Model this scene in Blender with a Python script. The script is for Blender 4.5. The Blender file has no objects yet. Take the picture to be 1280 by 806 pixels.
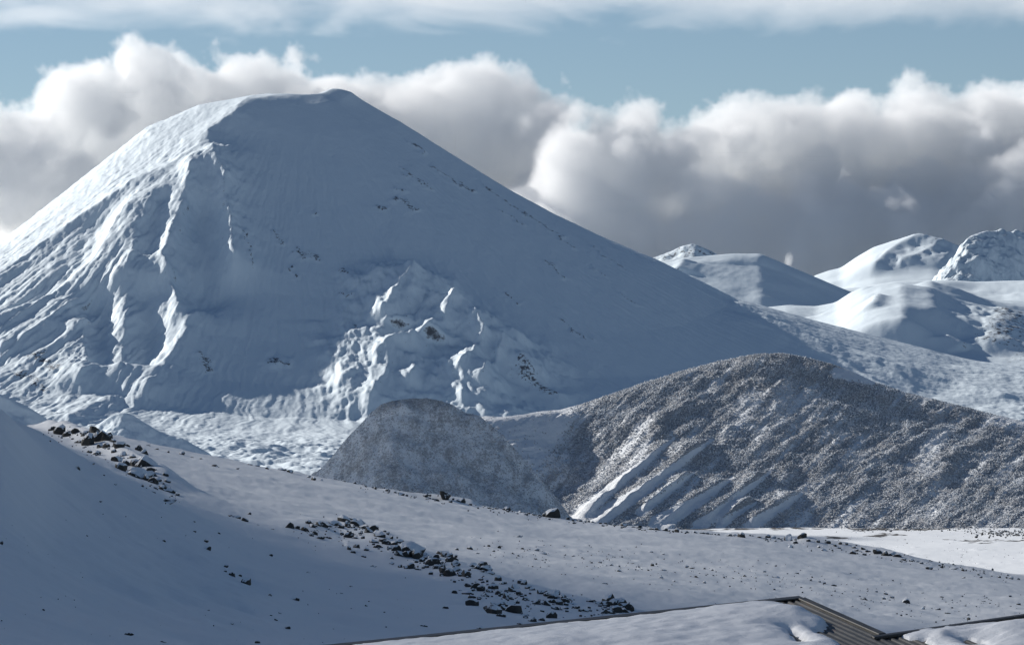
import bpy, math, random
import numpy as np
from mathutils import Vector

random.seed(7)
rng = np.random.default_rng(7)
sc = bpy.context.scene
COL = sc.collection

# ------------------------------------------------------------------ camera
F = 5120.0                     # focal length in photo pixels (1280 wide)
HOR = 540.0                    # row of the horizon
cam_d = bpy.data.cameras.new('camera')
cam = bpy.data.objects.new('camera', cam_d)
COL.objects.link(cam)
cam_d.lens = 36 * F / 1280
cam_d.sensor_width = 36
cam_d.clip_start = 0.5
cam_d.clip_end = 200000
cam.rotation_euler = (math.pi / 2 + math.atan((HOR - 403) / F), 0, 0)
sc.camera = cam

# ------------------------------------------------------------------ light
SUN_EL, SUN_AZ = 24.0, 50.0    # azimuth counted left of the viewing direction
el, az = math.radians(SUN_EL), math.radians(SUN_AZ)
sdir = Vector((-math.sin(az) * math.cos(el), math.cos(az) * math.cos(el), math.sin(el)))
sl = bpy.data.lights.new('sun', 'SUN')
sl.energy = 5.0
sl.angle = math.radians(0.5)
sl.color = (1.0, 0.955, 0.89)
so = bpy.data.objects.new('sun', sl)
so.rotation_euler = sdir.to_track_quat('Z', 'Y').to_euler()
COL.objects.link(so)

w = bpy.data.worlds.new('World')
sc.world = w
w.use_nodes = True
wn = w.node_tree
bg = wn.nodes['Background']
sky = wn.nodes.new('ShaderNodeTexSky')
sky.sky_type = 'NISHITA'
sky.sun_disc = False
sky.sun_elevation = el
sky.sun_rotation = -az         # checked: 0 is +Y, positive turns towards +X
sky.altitude = 2200
sky.air_density = 1.0
sky.dust_density = 0.0
sky.ozone_density = 1.9
wn.links.new(sky.outputs[0], bg.inputs[0])
bg.inputs[1].default_value = 0.058
sc.view_settings.view_transform = 'Standard'
sc.view_settings.look = 'None'
sc.view_settings.exposure = 0.30
sc.cycles.volume_bounces = 16
sc.cycles.max_bounces = 20
sc.cycles.diffuse_bounces = 3
sc.cycles.volume_step_rate = 2.0
sc.cycles.volume_max_steps = 512
sc.cycles.use_denoising = True

# ------------------------------------------------------------------ helpers
def at(px, py, D):
    return ((px - 640) / F * D, D, (HOR - py) / F * D)

_perm = np.random.default_rng(3).permutation(4096).astype(np.int64)
_ang = np.random.default_rng(4).uniform(0, 2 * np.pi, 4096)
_gx, _gy = np.cos(_ang), np.sin(_ang)

def noise(x, y, seed=0):
    x = np.asarray(x, float) + seed * 17.31
    y = np.asarray(y, float) - seed * 9.77
    xi = np.floor(x).astype(np.int64); yi = np.floor(y).astype(np.int64)
    xf = x - xi; yf = y - yi
    u = xf * xf * xf * (xf * (xf * 6 - 15) + 10); v = yf * yf * yf * (yf * (yf * 6 - 15) + 10)
    def g(ix, iy, dx, dy):
        h = _perm[(_perm[ix & 4095] + iy) & 4095]
        return _gx[h] * dx + _gy[h] * dy
    a = g(xi, yi, xf, yf); b = g(xi + 1, yi, xf - 1, yf)
    c = g(xi, yi + 1, xf, yf - 1); d = g(xi + 1, yi + 1, xf - 1, yf - 1)
    return 1.5 * ((a * (1 - u) + b * u) * (1 - v) + (c * (1 - u) + d * u) * v)

def fbm(x, y, octv=5, seed=0, gain=0.5):
    s = 0; a = 1.0; f = 1.0
    for k in range(octv):
        s = s + a * noise(x * f, y * f, seed + k * 3)
        a *= gain; f *= 2.03
    return s

def ridged(x, y, octv=4, seed=0, gain=0.5):
    s = 0; a = 1.0; f = 1.0
    for k in range(octv):
        s = s + a * (1 - 2 * np.abs(noise(x * f, y * f, seed + k * 3)))
        a *= gain; f *= 2.07
    return s

def sstep(a, b, x):
    t = np.clip((x - a) / (b - a), 0, 1)
    return t * t * (3 - 2 * t)

def pdist(X, Y, pts):
    """signed distance to a polyline (+ = right side going down it) and parameter 0..1"""
    best = np.full(X.shape, 1e18); sgn = np.ones(X.shape); T = np.zeros(X.shape)
    pts = np.asarray(pts, float)
    L = np.hypot(*(pts[1:] - pts[:-1]).T); tot = L.sum(); acc = 0
    for i in range(len(pts) - 1):
        ax, ay = pts[i]; dx, dy = pts[i + 1] - pts[i]
        t = np.clip(((X - ax) * dx + (Y - ay) * dy) / (dx * dx + dy * dy + 1e-9), 0, 1)
        qx = X - ax - t * dx; qy = Y - ay - t * dy
        d2 = qx * qx + qy * qy
        m = d2 < best
        best = np.where(m, d2, best)
        sgn = np.where(m, np.sign(dx * (Y - ay) - dy * (X - ax)), sgn)
        T = np.where(m, (acc + t * L[i]) / tot, T)
        acc += L[i]
    return np.sqrt(best) * sgn, T

def stroke(X, Y, pts, amp, wl, wr, pw=1.25, taper=0.18):
    pts = np.asarray(pts, float)
    m = 4 * max(wl, wr)
    sel = (X > pts[:, 0].min() - m) & (X < pts[:, 0].max() + m) & (Y > pts[:, 1].min() - m) & (Y < pts[:, 1].max() + m)
    out = np.zeros(X.shape)
    if not sel.any(): return out
    d, t = pdist(X[sel], Y[sel], pts)
    wd = np.where(d < 0, wl, wr)
    tp = sstep(0, taper, t) * sstep(0, taper, 1 - t) if taper > 0 else 1
    out[sel] = amp * np.exp(-(np.abs(d) / wd) ** pw) * tp
    return out

def raycast(fn, px, py, y0, y1, n=1500):
    """first meeting of the sight line through a photo pixel with the surface fn(X, Y)"""
    Ys = np.geomspace(y0, y1, n)
    u = (px - 640) / F; s = (HOR - py) / F
    Z = fn(u * Ys, Ys)
    hit = np.nonzero(Z >= s * Ys)[0]
    k = hit[0] if len(hit) else n - 1
    return u * Ys[k], Ys[k]

def grid_mesh(name, X, Y, Z, mat, attrs=None, smooth=True, closed=False):
    nr, nc = X.shape
    me = bpy.data.meshes.new(name)
    co = np.empty((nr * nc, 3), np.float32)
    co[:, 0] = X.ravel(); co[:, 1] = Y.ravel(); co[:, 2] = Z.ravel()
    me.vertices.add(nr * nc); me.vertices.foreach_set('co', co.ravel())
    i = np.arange((nr - 1) * (nc - 1)); r = i // (nc - 1); c = i % (nc - 1)
    a = r * nc + c
    q = np.stack([a, a + 1, a + nc + 1, a + nc], 1).astype(np.int32)
    me.loops.add(q.size); me.loops.foreach_set('vertex_index', q.ravel())
    me.polygons.add(len(q)); me.polygons.foreach_set('loop_start', np.arange(0, q.size, 4, dtype=np.int32))
    me.update(calc_edges=True)
    me.validate()
    if smooth: me.shade_smooth()
    for k, v in (attrs or {}).items():
        at_ = me.attributes.new(k, 'FLOAT', 'POINT'); at_.data.foreach_set('value', v.ravel().astype(np.float32))
    me.materials.append(mat)
    o = bpy.data.objects.new(name, me)
    COL.objects.link(o)
    return o

def mesh_obj(name, verts, faces, mat, parent=None, smooth=False):
    me = bpy.data.meshes.new(name)
    me.from_pydata([tuple(map(float, v)) for v in verts], [], faces)
    me.update()
    if smooth: me.shade_smooth()
    me.materials.append(mat)
    o = bpy.data.objects.new(name, me)
    COL.objects.link(o)
    if parent: o.parent = parent
    return o

def tag(o, label=None, cat=None, group=None, kind=None):
    if label: o['label'] = label
    if cat: o['category'] = cat
    if group: o['group'] = group
    if kind: o['kind'] = kind
    return o

# ------------------------------------------------------------------ materials
class NT:
    def __init__(s, tree): s.t = tree
    def n(s, typ, **kw):
        nd = s.t.nodes.new(typ)
        for k, v in kw.items():
            if k.startswith('i_'):
                key = k[2:]
                nd.inputs[int(key) if key.isdigit() else key].default_value = v
            else: setattr(nd, k, v)
        return nd
    def l(s, a, b): s.t.links.new(a, b)
    def math(s, op, a, b=None, c=None, clamp=False):
        nd = s.t.nodes.new('ShaderNodeMath'); nd.operation = op; nd.use_clamp = clamp
        for k, v in enumerate((a, b, c)):
            if v is None: continue
            if isinstance(v, (int, float)): nd.inputs[k].default_value = v
            else: s.l(v, nd.inputs[k])
        return nd.outputs[0]
    def noise(s, vec, scale, detail=4, rough=0.55, dist=0.0, dims='3D'):
        nd = s.n('ShaderNodeTexNoise', noise_dimensions=dims)
        nd.inputs['Scale'].default_value = scale; nd.inputs['Detail'].default_value = detail
        nd.inputs['Roughness'].default_value = rough; nd.inputs['Distortion'].default_value = dist
        if vec is not None: s.l(vec, nd.inputs['Vector'])
        return nd.outputs[0]
    def ramp(s, f, a, b):
        nd = s.n('ShaderNodeMapRange', interpolation_type='SMOOTHSTEP')
        nd.inputs['From Min'].default_value = a; nd.inputs['From Max'].default_value = b
        s.l(f, nd.inputs['Value'])
        return nd.outputs[0]
    def mix(s, f, a, b):
        nd = s.n('ShaderNodeMix', data_type='RGBA')
        for k, v in ((0, f), (6, a), (7, b)):
            if isinstance(v, (tuple, list)): nd.inputs[k].default_value = tuple(v) + (1,) * (4 - len(v))
            elif isinstance(v, (int, float)): nd.inputs[k].default_value = v
            else: s.l(v, nd.inputs[k])
        return nd.outputs[2]

SNOW = (0.80, 0.83, 0.86)
def new_mat(name):
    m = bpy.data.materials.new(name); m.use_nodes = True
    t = NT(m.node_tree)
    return m, t, m.node_tree.nodes['Principled BSDF']

def terrain_mat(name, fs=1.0, rock=(0.055, 0.055, 0.06), slope=(0.60, 0.72), rockamt=1.0,
                bump=0.4, bscale=0.05, snow=SNOW, speck=None, bump_d=1.0):
    """snow over rock: rock shows where the 'rock' attribute is broken up by noise and where the ground is very steep"""
    m, t, p = new_mat(name)
    pos = t.n('ShaderNodeNewGeometry')
    P = pos.outputs['Position']
    sep = t.n('ShaderNodeSeparateXYZ'); t.l(pos.outputs['Normal'], sep.inputs[0])
    n1 = t.noise(P, 0.12 * fs, 6, 0.65)
    n2 = t.noise(P, 0.02 * fs, 4, 0.6)
    at_ = t.n('ShaderNodeAttribute', attribute_name='rock')
    nz = t.math('ADD', sep.outputs['Z'], t.math('MULTIPLY', t.math('SUBTRACT', n1, 0.5), 0.35))
    steep = t.ramp(nz, slope[1], slope[0])
    a = t.math('ADD', t.math('MULTIPLY', at_.outputs['Fac'], rockamt), t.math('MULTIPLY', t.math('SUBTRACT', n1, 0.5), 1.9))
    am = t.ramp(a, 0.55, 0.75)
    am = t.math('MULTIPLY', am, t.ramp(at_.outputs['Fac'], 0.02, 0.15))
    mask = t.math('MAXIMUM', am, steep)
    if speck:
        s1 = t.noise(P, speck[0], 3, 0.7)
        mask = t.math('MAXIMUM', mask, t.math('MULTIPLY', t.ramp(s1, speck[1], speck[1] + 0.05), speck[2]))
    rk = t.mix(n1, tuple(c * 0.6 for c in rock), tuple(c * 1.5 for c in rock))
    sn = t.mix(n2, tuple(c * 0.95 for c in snow), snow)
    t.l(t.mix(mask, sn, rk), p.inputs['Base Color'])
    p.inputs['Roughness'].default_value = 0.65
    p.inputs['Specular IOR Level'].default_value = 0.2
    b = t.n('ShaderNodeBump'); b.inputs['Strength'].default_value = bump; b.inputs['Distance'].default_value = 0.06 / bscale * bump_d
    hb = t.noise(P, bscale, 8, 0.6, 0.3)
    t.l(hb, b.inputs['Height']); t.l(b.outputs[0], p.inputs['Normal'])
    return m

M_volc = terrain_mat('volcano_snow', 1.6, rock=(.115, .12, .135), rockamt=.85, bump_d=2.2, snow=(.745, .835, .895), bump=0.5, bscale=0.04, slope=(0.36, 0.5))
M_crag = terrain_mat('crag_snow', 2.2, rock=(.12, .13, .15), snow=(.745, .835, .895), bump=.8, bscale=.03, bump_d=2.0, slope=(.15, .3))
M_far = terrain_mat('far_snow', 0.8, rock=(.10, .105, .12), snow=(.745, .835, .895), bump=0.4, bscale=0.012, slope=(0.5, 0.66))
M_hill, t, p = new_mat('scrub_slope_snow')
geo = t.n('ShaderNodeNewGeometry'); P_ = geo.outputs['Position']
veg = t.n('ShaderNodeAttribute', attribute_name='rock').outputs['Fac']
nf = t.noise(P_, .55, 5, .75); nm = t.noise(P_, .06, 4, .6)
q = t.math('ADD', t.math('MULTIPLY', t.math('SUBTRACT', nf, .5), 1.6), t.math('MULTIPLY', t.math('SUBTRACT', nm, .5), .9))
mk_ = t.math('MULTIPLY', t.ramp(t.math('ADD', q, veg), .35, .85), t.ramp(veg, .02, .3))
t.l(t.mix(mk_, SNOW, t.mix(nf, (.26, .27, .29), (.42, .425, .44))), p.inputs['Base Color'])
p.inputs['Roughness'].default_value = .8
bn = t.n('ShaderNodeBump'); bn.inputs['Strength'].default_value = .7; bn.inputs['Distance'].default_value = 1.5
t.l(nf, bn.inputs['Height']); t.l(bn.outputs[0], p.inputs['Normal'])
M_fg = terrain_mat('slope_snow', 8.0, snow=(.82, .84, .855), rock=(0.03, 0.03, 0.03), bump=0.6, bscale=0.35, bump_d=1.2, slope=(0.35, 0.45))
M_plain = terrain_mat('plain_snow', 1.0, rock=(0.07, 0.065, 0.06), bump=0.25, bscale=0.05, slope=(0.3, 0.45))

# ================================================================== TERRAIN
# ---------------------------------------------------------------- volcano
CX, CY = -414.0, 8000.0
K = 8000 / F
rr = np.array([0, 60, 100, 200, 300, 400, 500, 600, 700, 850, 1000, 1150, 1300, 1500, 1800, 2200, 2800, 3600], float)
def sil(pts, side):
    p = np.array(pts, float); r = (p[:, 0] - 375) * K * side; z = (HOR - p[:, 1]) * K
    o = np.argsort(r)
    return np.interp(rr, r[o], z[o])
RIGHT = sil([(376, 119), (400, 118), (425, 112), (450, 122), (500, 152), (560, 190), (640, 240), (700, 272), (760, 300), (820, 325), (860, 346),
             (910, 371), (957, 388), (1011, 400), (1082, 411), (1125, 433), (1180, 445), (1236, 456), (1280, 462), (1500, 495), (2200, 560), (2700, 590)], 1)
LEFT = sil([(374, 119), (330, 116), (300, 121), (275, 127), (218, 137), (178, 164), (134, 198), (67, 252), (17, 299), (-60, 350), (-150, 405), (-300, 465), (-700, 545), (-1900, 590)], -1)
FRONT = np.array([664, 656, 632, 568, 500, 432, 367, 302, 238, 150, 74, 18, -2, -16, -36, -56, -75, -95], float)
FR = np.array([664, 658, 640, 580, 516, 452, 390, 328, 268, 180, 98, 40, 5, -15, -35, -55, -75, -95], float)
FL = np.array([664, 658, 648, 604, 548, 482, 416, 350, 290, 208, 146, 98, 60, 22, -16, -46, -70, -95], float)
BK = RIGHT * 1.0; BK[-3:] = [0, -40, -95]
RIGHT[-2:] = np.minimum(RIGHT[-2:], [-40, -95]); LEFT[-2:] = np.minimum(LEFT[-2:], [-60, -95])
PHI = np.radians([-180, -90, -45, -8, 42, 90, 180])
PROF = [BK, RIGHT, FR, FRONT, FL, LEFT, BK]
def vol_base(X, Y):
    X = np.asarray(X, float); Y = np.asarray(Y, float)
    r = np.hypot(X - CX, Y - CY); ph = np.arctan2(-(X - CX), -(Y - CY))
    out = np.zeros(np.broadcast(X, Y).shape)
    H = [np.interp(r, rr, p) for p in PROF]
    for k in range(len(PHI) - 1):
        m = (ph >= PHI[k]) & (ph <= PHI[k + 1])
        t = (ph - PHI[k]) / (PHI[k + 1] - PHI[k]); t = t * t * (3 - 2 * t)
        out = np.where(m, H[k] * (1 - t) + H[k + 1] * t, out)
    return out

def P2(pts, fn, y0, y1):
    return [raycast(fn, a, b, y0, y1) for a, b in pts]

V = lambda pts: P2(pts, vol_base, 5200, 8400)
# (polyline in the photo, amplitude m, width left m, width right m, rockiness)
VST = [
 ([(325,118),(292,150),(262,170),(255,188),(215,217),(190,240),(165,272)], 16, 90, 40, .25),
 ([(215,215),(150,255),(97,287),(50,322),(0,357),(-60,395)], 19, 70, 45, .4),
 ([(185,243),(150,292),(118,340),(75,378),(0,418),(-70,450)], 27, 75, 50, .25),
 ([(215,225),(192,265),(168,318),(150,385),(156,430),(148,480),(140,505)], 30, 60, 55, .25),
 ([(250,195),(238,235),(218,300),(203,350),(216,385),(222,430)], 38, 46, 34, .5),
 ([(256,185),(270,215),(281,245),(286,300),(290,340),(283,370)], 44, 42, 46, .6),
 ([(262,372),(252,404),(225,440),(201,473),(182,500),(165,515)], 26, 55, 60, .2),
 ([(112,400),(104,430),(108,470),(95,500)], 22, 40, 35, .35),
 ([(100,385),(60,420),(20,440),(-20,452)], 18, 50, 40, .5),
 ([(150,500),(110,520),(80,535)], 14, 40, 40, .2),
 # the broken lava ridges low on the front
 ([(508,352),(514,368),(497,397),(478,420),(468,430)], 30, 42, 45, .5),
 ([(500,400),(534,397),(568,414),(554,440),(517,457),(484,466),(452,482)], 30, 40, 40, .45),
 ([(548,405),(568,414),(600,425),(638,439),(660,455)], 24, 45, 60, .5),
 ([(575,425),(600,440),(606,455),(588,488),(561,502)], 30, 40, 38, .55),
 ([(632,450),(618,482),(601,515)], 26, 34, 36, .6),
 ([(517,451),(521,488),(510,505)], 18, 30, 25, .5),
 ([(640,470),(680,495),(720,508)], 16, 40, 50, .3),
 ([(425,425),(408,448),(420,475),(432,500)], 13, 34, 38, .5),
 ([(362,450),(345,458),(336,464)], 4, 22, 30, .5),
 ([(385,480),(372,505),(378,530)], 4, 34, 36, .3),
 ([(395,400),(400,440)], 7, 25, 30, .2),
 # shoulder flows running down to the right of the cone
 ([(880,360),(960,400),(1020,430),(1090,460),(1160,490)], 10, 25, 40, .25),
 ([(900,385),(980,425),(1060,460),(1130,500)], 8, 25, 35, .2),
 ([(1060,440),(1120,462),(1200,485),(1290,505)], 9, 25, 40, .2),
 ([(1180,455),(1260,475),(1340,490)], 8, 25, 40, .3),
]
VST_XY = [(V(a), b, c, d, e) for a, b, c, d, e in VST]
VGU = [([(120,270),(125,300),(100,340),(60,372),(0,405)], -12, 40, 40),
       ([(128,365),(126,420),(128,480)], -20, 40, 40),
       ([(238,250),(262,300),(258,370),(235,420)], -14, 40, 40),
       ([(190,360),(185,420),(175,480)], -16, 36, 36),
       ([(205,255),(196,300),(178,350)], -10, 30, 30),
       ([(545,450),(538,480)], -14, 35, 35), ([(500,430),(500,450)], -10, 30, 30)]
VGU_XY = [(V(a), b, c, d) for a, b, c, d in VGU]
VRK = [([(515,178),(534,196)], 10), ([(530,203),(560,222),(600,246)], 11), ([(500,212),(522,226),(540,238)], 9), ([(488,245),(505,255),(522,266)], 14),
       ([(490,232),(508,243)], 8), ([(470,260),(486,266)], 8), ([(592,222),(640,258),(700,296),(722,316)], 8), ([(655,242),(672,250)], 8), ([(620,262),(660,285)], 6),
       ([(346,290),(352,312)], 7), ([(366,314),(382,322),(400,323)], 9), ([(388,262),(392,268)], 5), ([(360,330),(368,350)], 5),
       ([(680,325),(708,352)], 9), ([(735,330),(760,350)], 7), ([(735,305),(790,345)], 6), ([(770,365),(800,385)], 7), ([(425,340),(432,352)], 7),
       ([(425,372),(440,382)], 7), ([(630,368),(650,382)], 6), ([(440,415),(444,432)], 8), ([(250,450),(262,470)], 16), ([(330,455),(370,460)], 12),
       ([(640,480),(700,505)], 22), ([(700,400),(740,430)], 5), ([(40,450),(75,475)], 22), ([(20,470),(60,495)], 16), ([(300,300),(320,350)], 5)]
VRK_XY = [(V(a), b) for a, b in VRK]
LAVA = V([(505,372),(500,410),(525,445),(560,475),(590,515)])
LAVA2 = V([(503,405),(484,450),(478,500)])
LAVA3 = V([(530,420),(590,436),(640,462)])

def volcano(X, Y):
    Z = vol_base(X, Y)
    r = np.hypot(X - CX, Y - CY); ph = np.arctan2(-(X - CX), -(Y - CY))
    rock = np.zeros(X.shape)
    for pts, a, wl, wr, rk in VST_XY:
        jx = 6 * fbm(X / 60, Y / 90, 4, 11); lv = pts[0][0] > CX + 60 and pts[0][0] < CX + 560
        a = a * (.8 if lv and rk > .25 else .98); s = stroke(X + jx, Y + .6 * jx, pts, a, wl * (.9 if lv else 1), wr * (.7 if lv else .85), 1.0 if lv else 1.2)
        s = s * (1 + (.03 + .09 * rk) * fbm(X / 32, Y / 55, 5, 12, .6))
        Z += s; rock = np.maximum(rock, rk * 0.75 * np.clip(s / a, 0, 1) ** 2)
    for pts, a, wl, wr in VGU_XY:
        Z += stroke(X + 6 * fbm(X / 50, Y / 50, 3, 19), Y, pts, a * 1.5, wl, wr, 2.0)
    for pts, wd in VRK_XY:
        s = stroke(X + 10 * fbm(X / 25, Y / 25, 3, 5), Y + 14 * fbm(X / 30, Y / 30, 3, 6), pts, 1.0, wd, wd, 1.5, .1)
        Z += 2.2 * s; rock = np.maximum(rock, 0.8 * s)
    Z += 9 * np.exp(-((X - CX - 72) ** 2 + (Y - CY + 10) ** 2) / 34 ** 2) - 5 * np.exp(-((X - CX - 10) ** 2 + (Y - CY) ** 2) / 45 ** 2)
    lf = sstep(-0.05, 0.5, ph) * sstep(2.6, 1.5, ph)
    up = sstep(60, 350, r)
    Z += sstep(350, 1000, r) * (2 + 11 * lf) * ridged(ph * 9 + 0.5 * fbm(X / 300, Y / 300, 2, 31), r / 900, 3, 21) * sstep(2600, 1200, r) * 0.5
    d = np.minimum(np.abs(pdist(X, Y, LAVA)[0]), np.minimum(np.abs(pdist(X, Y, LAVA2)[0]), np.abs(pdist(X, Y, LAVA3)[0]) * 1.15))
    d = d + 22 * fbm(X / 70, Y / 90, 5, 47)
    lava = np.exp(-(np.abs(d) / 120) ** 2)
    Z += 36 * np.exp(-(np.maximum(d, 0) / 80) ** 2.4)
    rug = np.clip(lava * .7 + 0.25 * lf + 0.5 * sstep(950, 1500, r) * sstep(-2.0, -0.6, ph), 0, 1.1)
    Z += up * (1.5 + 7 * rug) * 0.45 * fbm(X / 50, Y / 140, 7, 41, 0.56)
    Z += lava * (4 * (ridged(X / 80, Y / 190, 5, 44, 0.5) - 0.6) + 1.6 * fbm(X / 26, Y / 80, 4, 46, .5))
    Z += up * np.clip(.15 + .7 * lf + .25 * lava, 0, 1) * 1.3 * fbm(X / 14, Y / 30, 3, 48, .6)
    # hummocky old flows on the apron
    ap = sstep(1250, 1700, r)
    Z += ap * (7 * ridged(X / 160, Y / 120, 5, 51) + 2.5 * fbm(X / 30, Y / 30, 4, 52)) - ap * 4
    n = fbm(X / 45, Y / 45, 4, 61)
    rock = np.maximum(rock, lava * 0.36 + 0.17 * lf * sstep(150, 400, r))
    rock = np.maximum(rock, 0.27 * sstep(0.35, 0.8, n) * up)
    rock = np.maximum(rock, ap * 0.16)
    # fall line grain: small ribs and runnels a few metres deep, rough on the left flank, faint on the shaded face
    q = ridged(ph * 60 + .8 * fbm(X / 120, Y / 120, 3, 32), r / 420, 4, 33, .6)
    Z += up * sstep(1900, 1200, r) * (.8 + 1.3 * lf * sstep(350, 800, r) + .8 * lava) * (q - .8)
    rock = np.maximum(rock, (.16 + .16 * lf) * sstep(.7, 1.3, q) * up)
    return Z, rock

def cols(a, b, step, wide=None):
    c = np.arange(a, b + step, step)
    if wide: c = np.concatenate([np.linspace(wide[0], a, wide[2])[:-1], c, np.linspace(b + step, wide[1], wide[2])[1:]])
    return c
c = cols(-40, 1320, 1.75, (-900, 2000, 60))
yr = np.concatenate([np.arange(5000, 6000, 11), np.arange(6000, 8060, 3.4), np.arange(8070, 9600, 30)])
PX, YY = np.meshgrid((c - 640) / F, yr)
XX = PX * YY
ZZ, RK = volcano(XX, YY)
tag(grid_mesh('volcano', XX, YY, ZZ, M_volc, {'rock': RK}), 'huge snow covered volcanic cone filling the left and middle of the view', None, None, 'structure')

# ---------------------------------------------------------------- generic hills from a crest line
def hill(name, crest, D, front, back, zbase, mat, label, step=2.0, rows=160, rough=6, rscale=80, prof=1.0,
         strokes=(), rockfn=None, Dcurve=None, octv=6, rg=0.0, ext=40, rowpow=1.0, spw=1.25, aniso=0):
    cr = np.array(crest, float)
    c = np.arange(cr[0, 0] - ext, cr[-1, 0] + ext + step, step)
    u = (c - 640) / F
    Dc = np.full(c.shape, float(D)) if Dcurve is None else np.interp(c, *zip(*Dcurve))
    # smooth the crest a little
    cp = np.interp(c, cr[:, 0], cr[:, 1])
    k = max(1, int(5 / step)); ker = np.ones(2 * k + 1) / (2 * k + 1)
    cp = np.convolve(np.pad(cp, k, mode='edge'), ker, 'valid')
    zc = (HOR - cp) / F * Dc
    t = np.concatenate([np.linspace(1, 0, rows) ** rowpow, -np.linspace(0, 1, max(20, rows // 5))[1:]])
    T, ZC = np.meshgrid(t, zc, indexing='ij')
    DC = np.broadcast_to(Dc, T.shape); U = np.broadcast_to(u, T.shape)
    Y = DC - np.where(T > 0, T * front, T * back)
    X = U * Y
    edge = sstep(-ext * .9, 2, np.minimum(c - cr[0, 0], cr[-1, 0] - c))
    a = np.abs(T)
    f = (1 - a ** prof * 1.0)
    f = np.where(a < 0.12, 1 - (a / .12) ** 2 * 0.5 * (0.12 ** prof) - 0.5 * a ** prof, f)
    zc2 = zbase + (ZC - zbase) * (0.15 + 0.85 * np.broadcast_to(edge, T.shape))
    Z = zbase + (zc2 - zbase) * f
    w_ = sstep(0.0, 0.06, a)
    Z = Z + (0.25 + 0.75 * w_) * rough * 0.5 * fbm(X / rscale, Y / rscale, octv, 71) + rg * w_ * (ridged(X / rscale, Y / rscale, 4, 72) - .7)
    def base(x, y):
        x = np.asarray(x, float); y = np.asarray(y, float)
        px = x / y * F + 640
        dc = np.interp(px, c, Dc); z = np.interp(px, c, zc)
        tt = (dc - y); q = np.where(tt > 0, tt / front, -tt / back)
        return np.where(np.abs(q) > 1, zbase, zbase + (z - zbase) * (1 - np.clip(np.abs(q), 0, 1) ** prof))
    if aniso: Z = Z + aniso * w_ * fbm((.9 * X - .43 * Y) / 11, (.43 * X + .9 * Y) / 90, 4, 77, .6)
    rock = np.zeros(X.shape)
    for s in strokes:
        pts = P2(s[0], base, float(Dc.min() - front), float(Dc.max() + back * .3))
        v = stroke(X + s[5] * fbm(X / 40, Y / 40, 3, 5) if len(s) > 5 else X, Y, pts, s[1], s[2], s[3], spw)
        Z = Z + v
        rock = np.maximum(rock, s[4] * np.abs(v / s[1]))
    if rockfn is not None: rock = np.maximum(rock, rockfn(X, Y, Z, c, T))
    o = grid_mesh(name, X, Y, Z, mat, {'rock': rock})
    tag(o, label, None, None, 'structure')
    return o, X, Y, Z, c, T

# far mountains, right of the cone
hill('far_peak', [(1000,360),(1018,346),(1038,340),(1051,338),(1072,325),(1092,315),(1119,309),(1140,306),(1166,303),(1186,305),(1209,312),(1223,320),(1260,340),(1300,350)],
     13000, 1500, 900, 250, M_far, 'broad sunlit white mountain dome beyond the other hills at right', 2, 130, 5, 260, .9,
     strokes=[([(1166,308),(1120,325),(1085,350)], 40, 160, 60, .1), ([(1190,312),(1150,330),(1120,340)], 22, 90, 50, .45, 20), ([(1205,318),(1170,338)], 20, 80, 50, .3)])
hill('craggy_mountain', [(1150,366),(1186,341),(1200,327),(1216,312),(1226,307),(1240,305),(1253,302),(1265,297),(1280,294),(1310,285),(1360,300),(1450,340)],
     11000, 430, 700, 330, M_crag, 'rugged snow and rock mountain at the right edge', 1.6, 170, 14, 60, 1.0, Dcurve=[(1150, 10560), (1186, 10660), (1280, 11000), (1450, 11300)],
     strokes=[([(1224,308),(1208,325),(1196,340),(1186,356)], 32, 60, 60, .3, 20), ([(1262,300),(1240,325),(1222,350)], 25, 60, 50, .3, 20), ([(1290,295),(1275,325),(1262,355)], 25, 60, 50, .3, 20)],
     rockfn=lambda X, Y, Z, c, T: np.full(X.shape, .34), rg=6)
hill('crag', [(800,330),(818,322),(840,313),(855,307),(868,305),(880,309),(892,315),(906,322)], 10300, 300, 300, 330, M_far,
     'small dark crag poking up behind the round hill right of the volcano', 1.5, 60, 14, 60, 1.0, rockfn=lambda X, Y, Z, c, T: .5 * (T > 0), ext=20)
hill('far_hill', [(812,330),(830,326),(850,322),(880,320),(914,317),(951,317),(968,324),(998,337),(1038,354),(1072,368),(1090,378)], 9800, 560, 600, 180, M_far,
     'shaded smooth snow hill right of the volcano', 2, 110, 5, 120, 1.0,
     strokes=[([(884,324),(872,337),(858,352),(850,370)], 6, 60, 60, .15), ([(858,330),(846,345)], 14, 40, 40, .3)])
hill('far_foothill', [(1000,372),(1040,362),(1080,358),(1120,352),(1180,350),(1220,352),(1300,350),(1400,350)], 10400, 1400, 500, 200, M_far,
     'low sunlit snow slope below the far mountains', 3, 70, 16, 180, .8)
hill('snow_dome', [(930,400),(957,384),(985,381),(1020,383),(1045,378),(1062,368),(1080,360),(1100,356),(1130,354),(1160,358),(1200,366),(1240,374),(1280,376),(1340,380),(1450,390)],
     8900, 1400, 500, 30, M_far, 'sunlit rounded snow dome with a shaded hollow at the right', 1.8, 170, 7, 160, .95, spw=1.8,
     strokes=[([(1106,372),(1122,388),(1124,412),(1128,440)], 50, 170, 70, .05), ([(1165,362),(1170,395),(1174,428)], 34, 50, 130, .02),
              ([(1082,362),(1060,385),(1040,400)], 8, 60, 60, .2), ([(1098,400),(1090,415)], 14, 30, 22, .4), ([(1180,432),(1210,440)], 12, 40, 20, .4),
              ([(1262,395),(1255,420),(1240,446)], 26, 60, 80, .6, 15)],
     rockfn=lambda X, Y, Z, c, T: .45 * sstep(1245, 1262, np.broadcast_to(c, T.shape)) * sstep(.3, .36, T))

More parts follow.
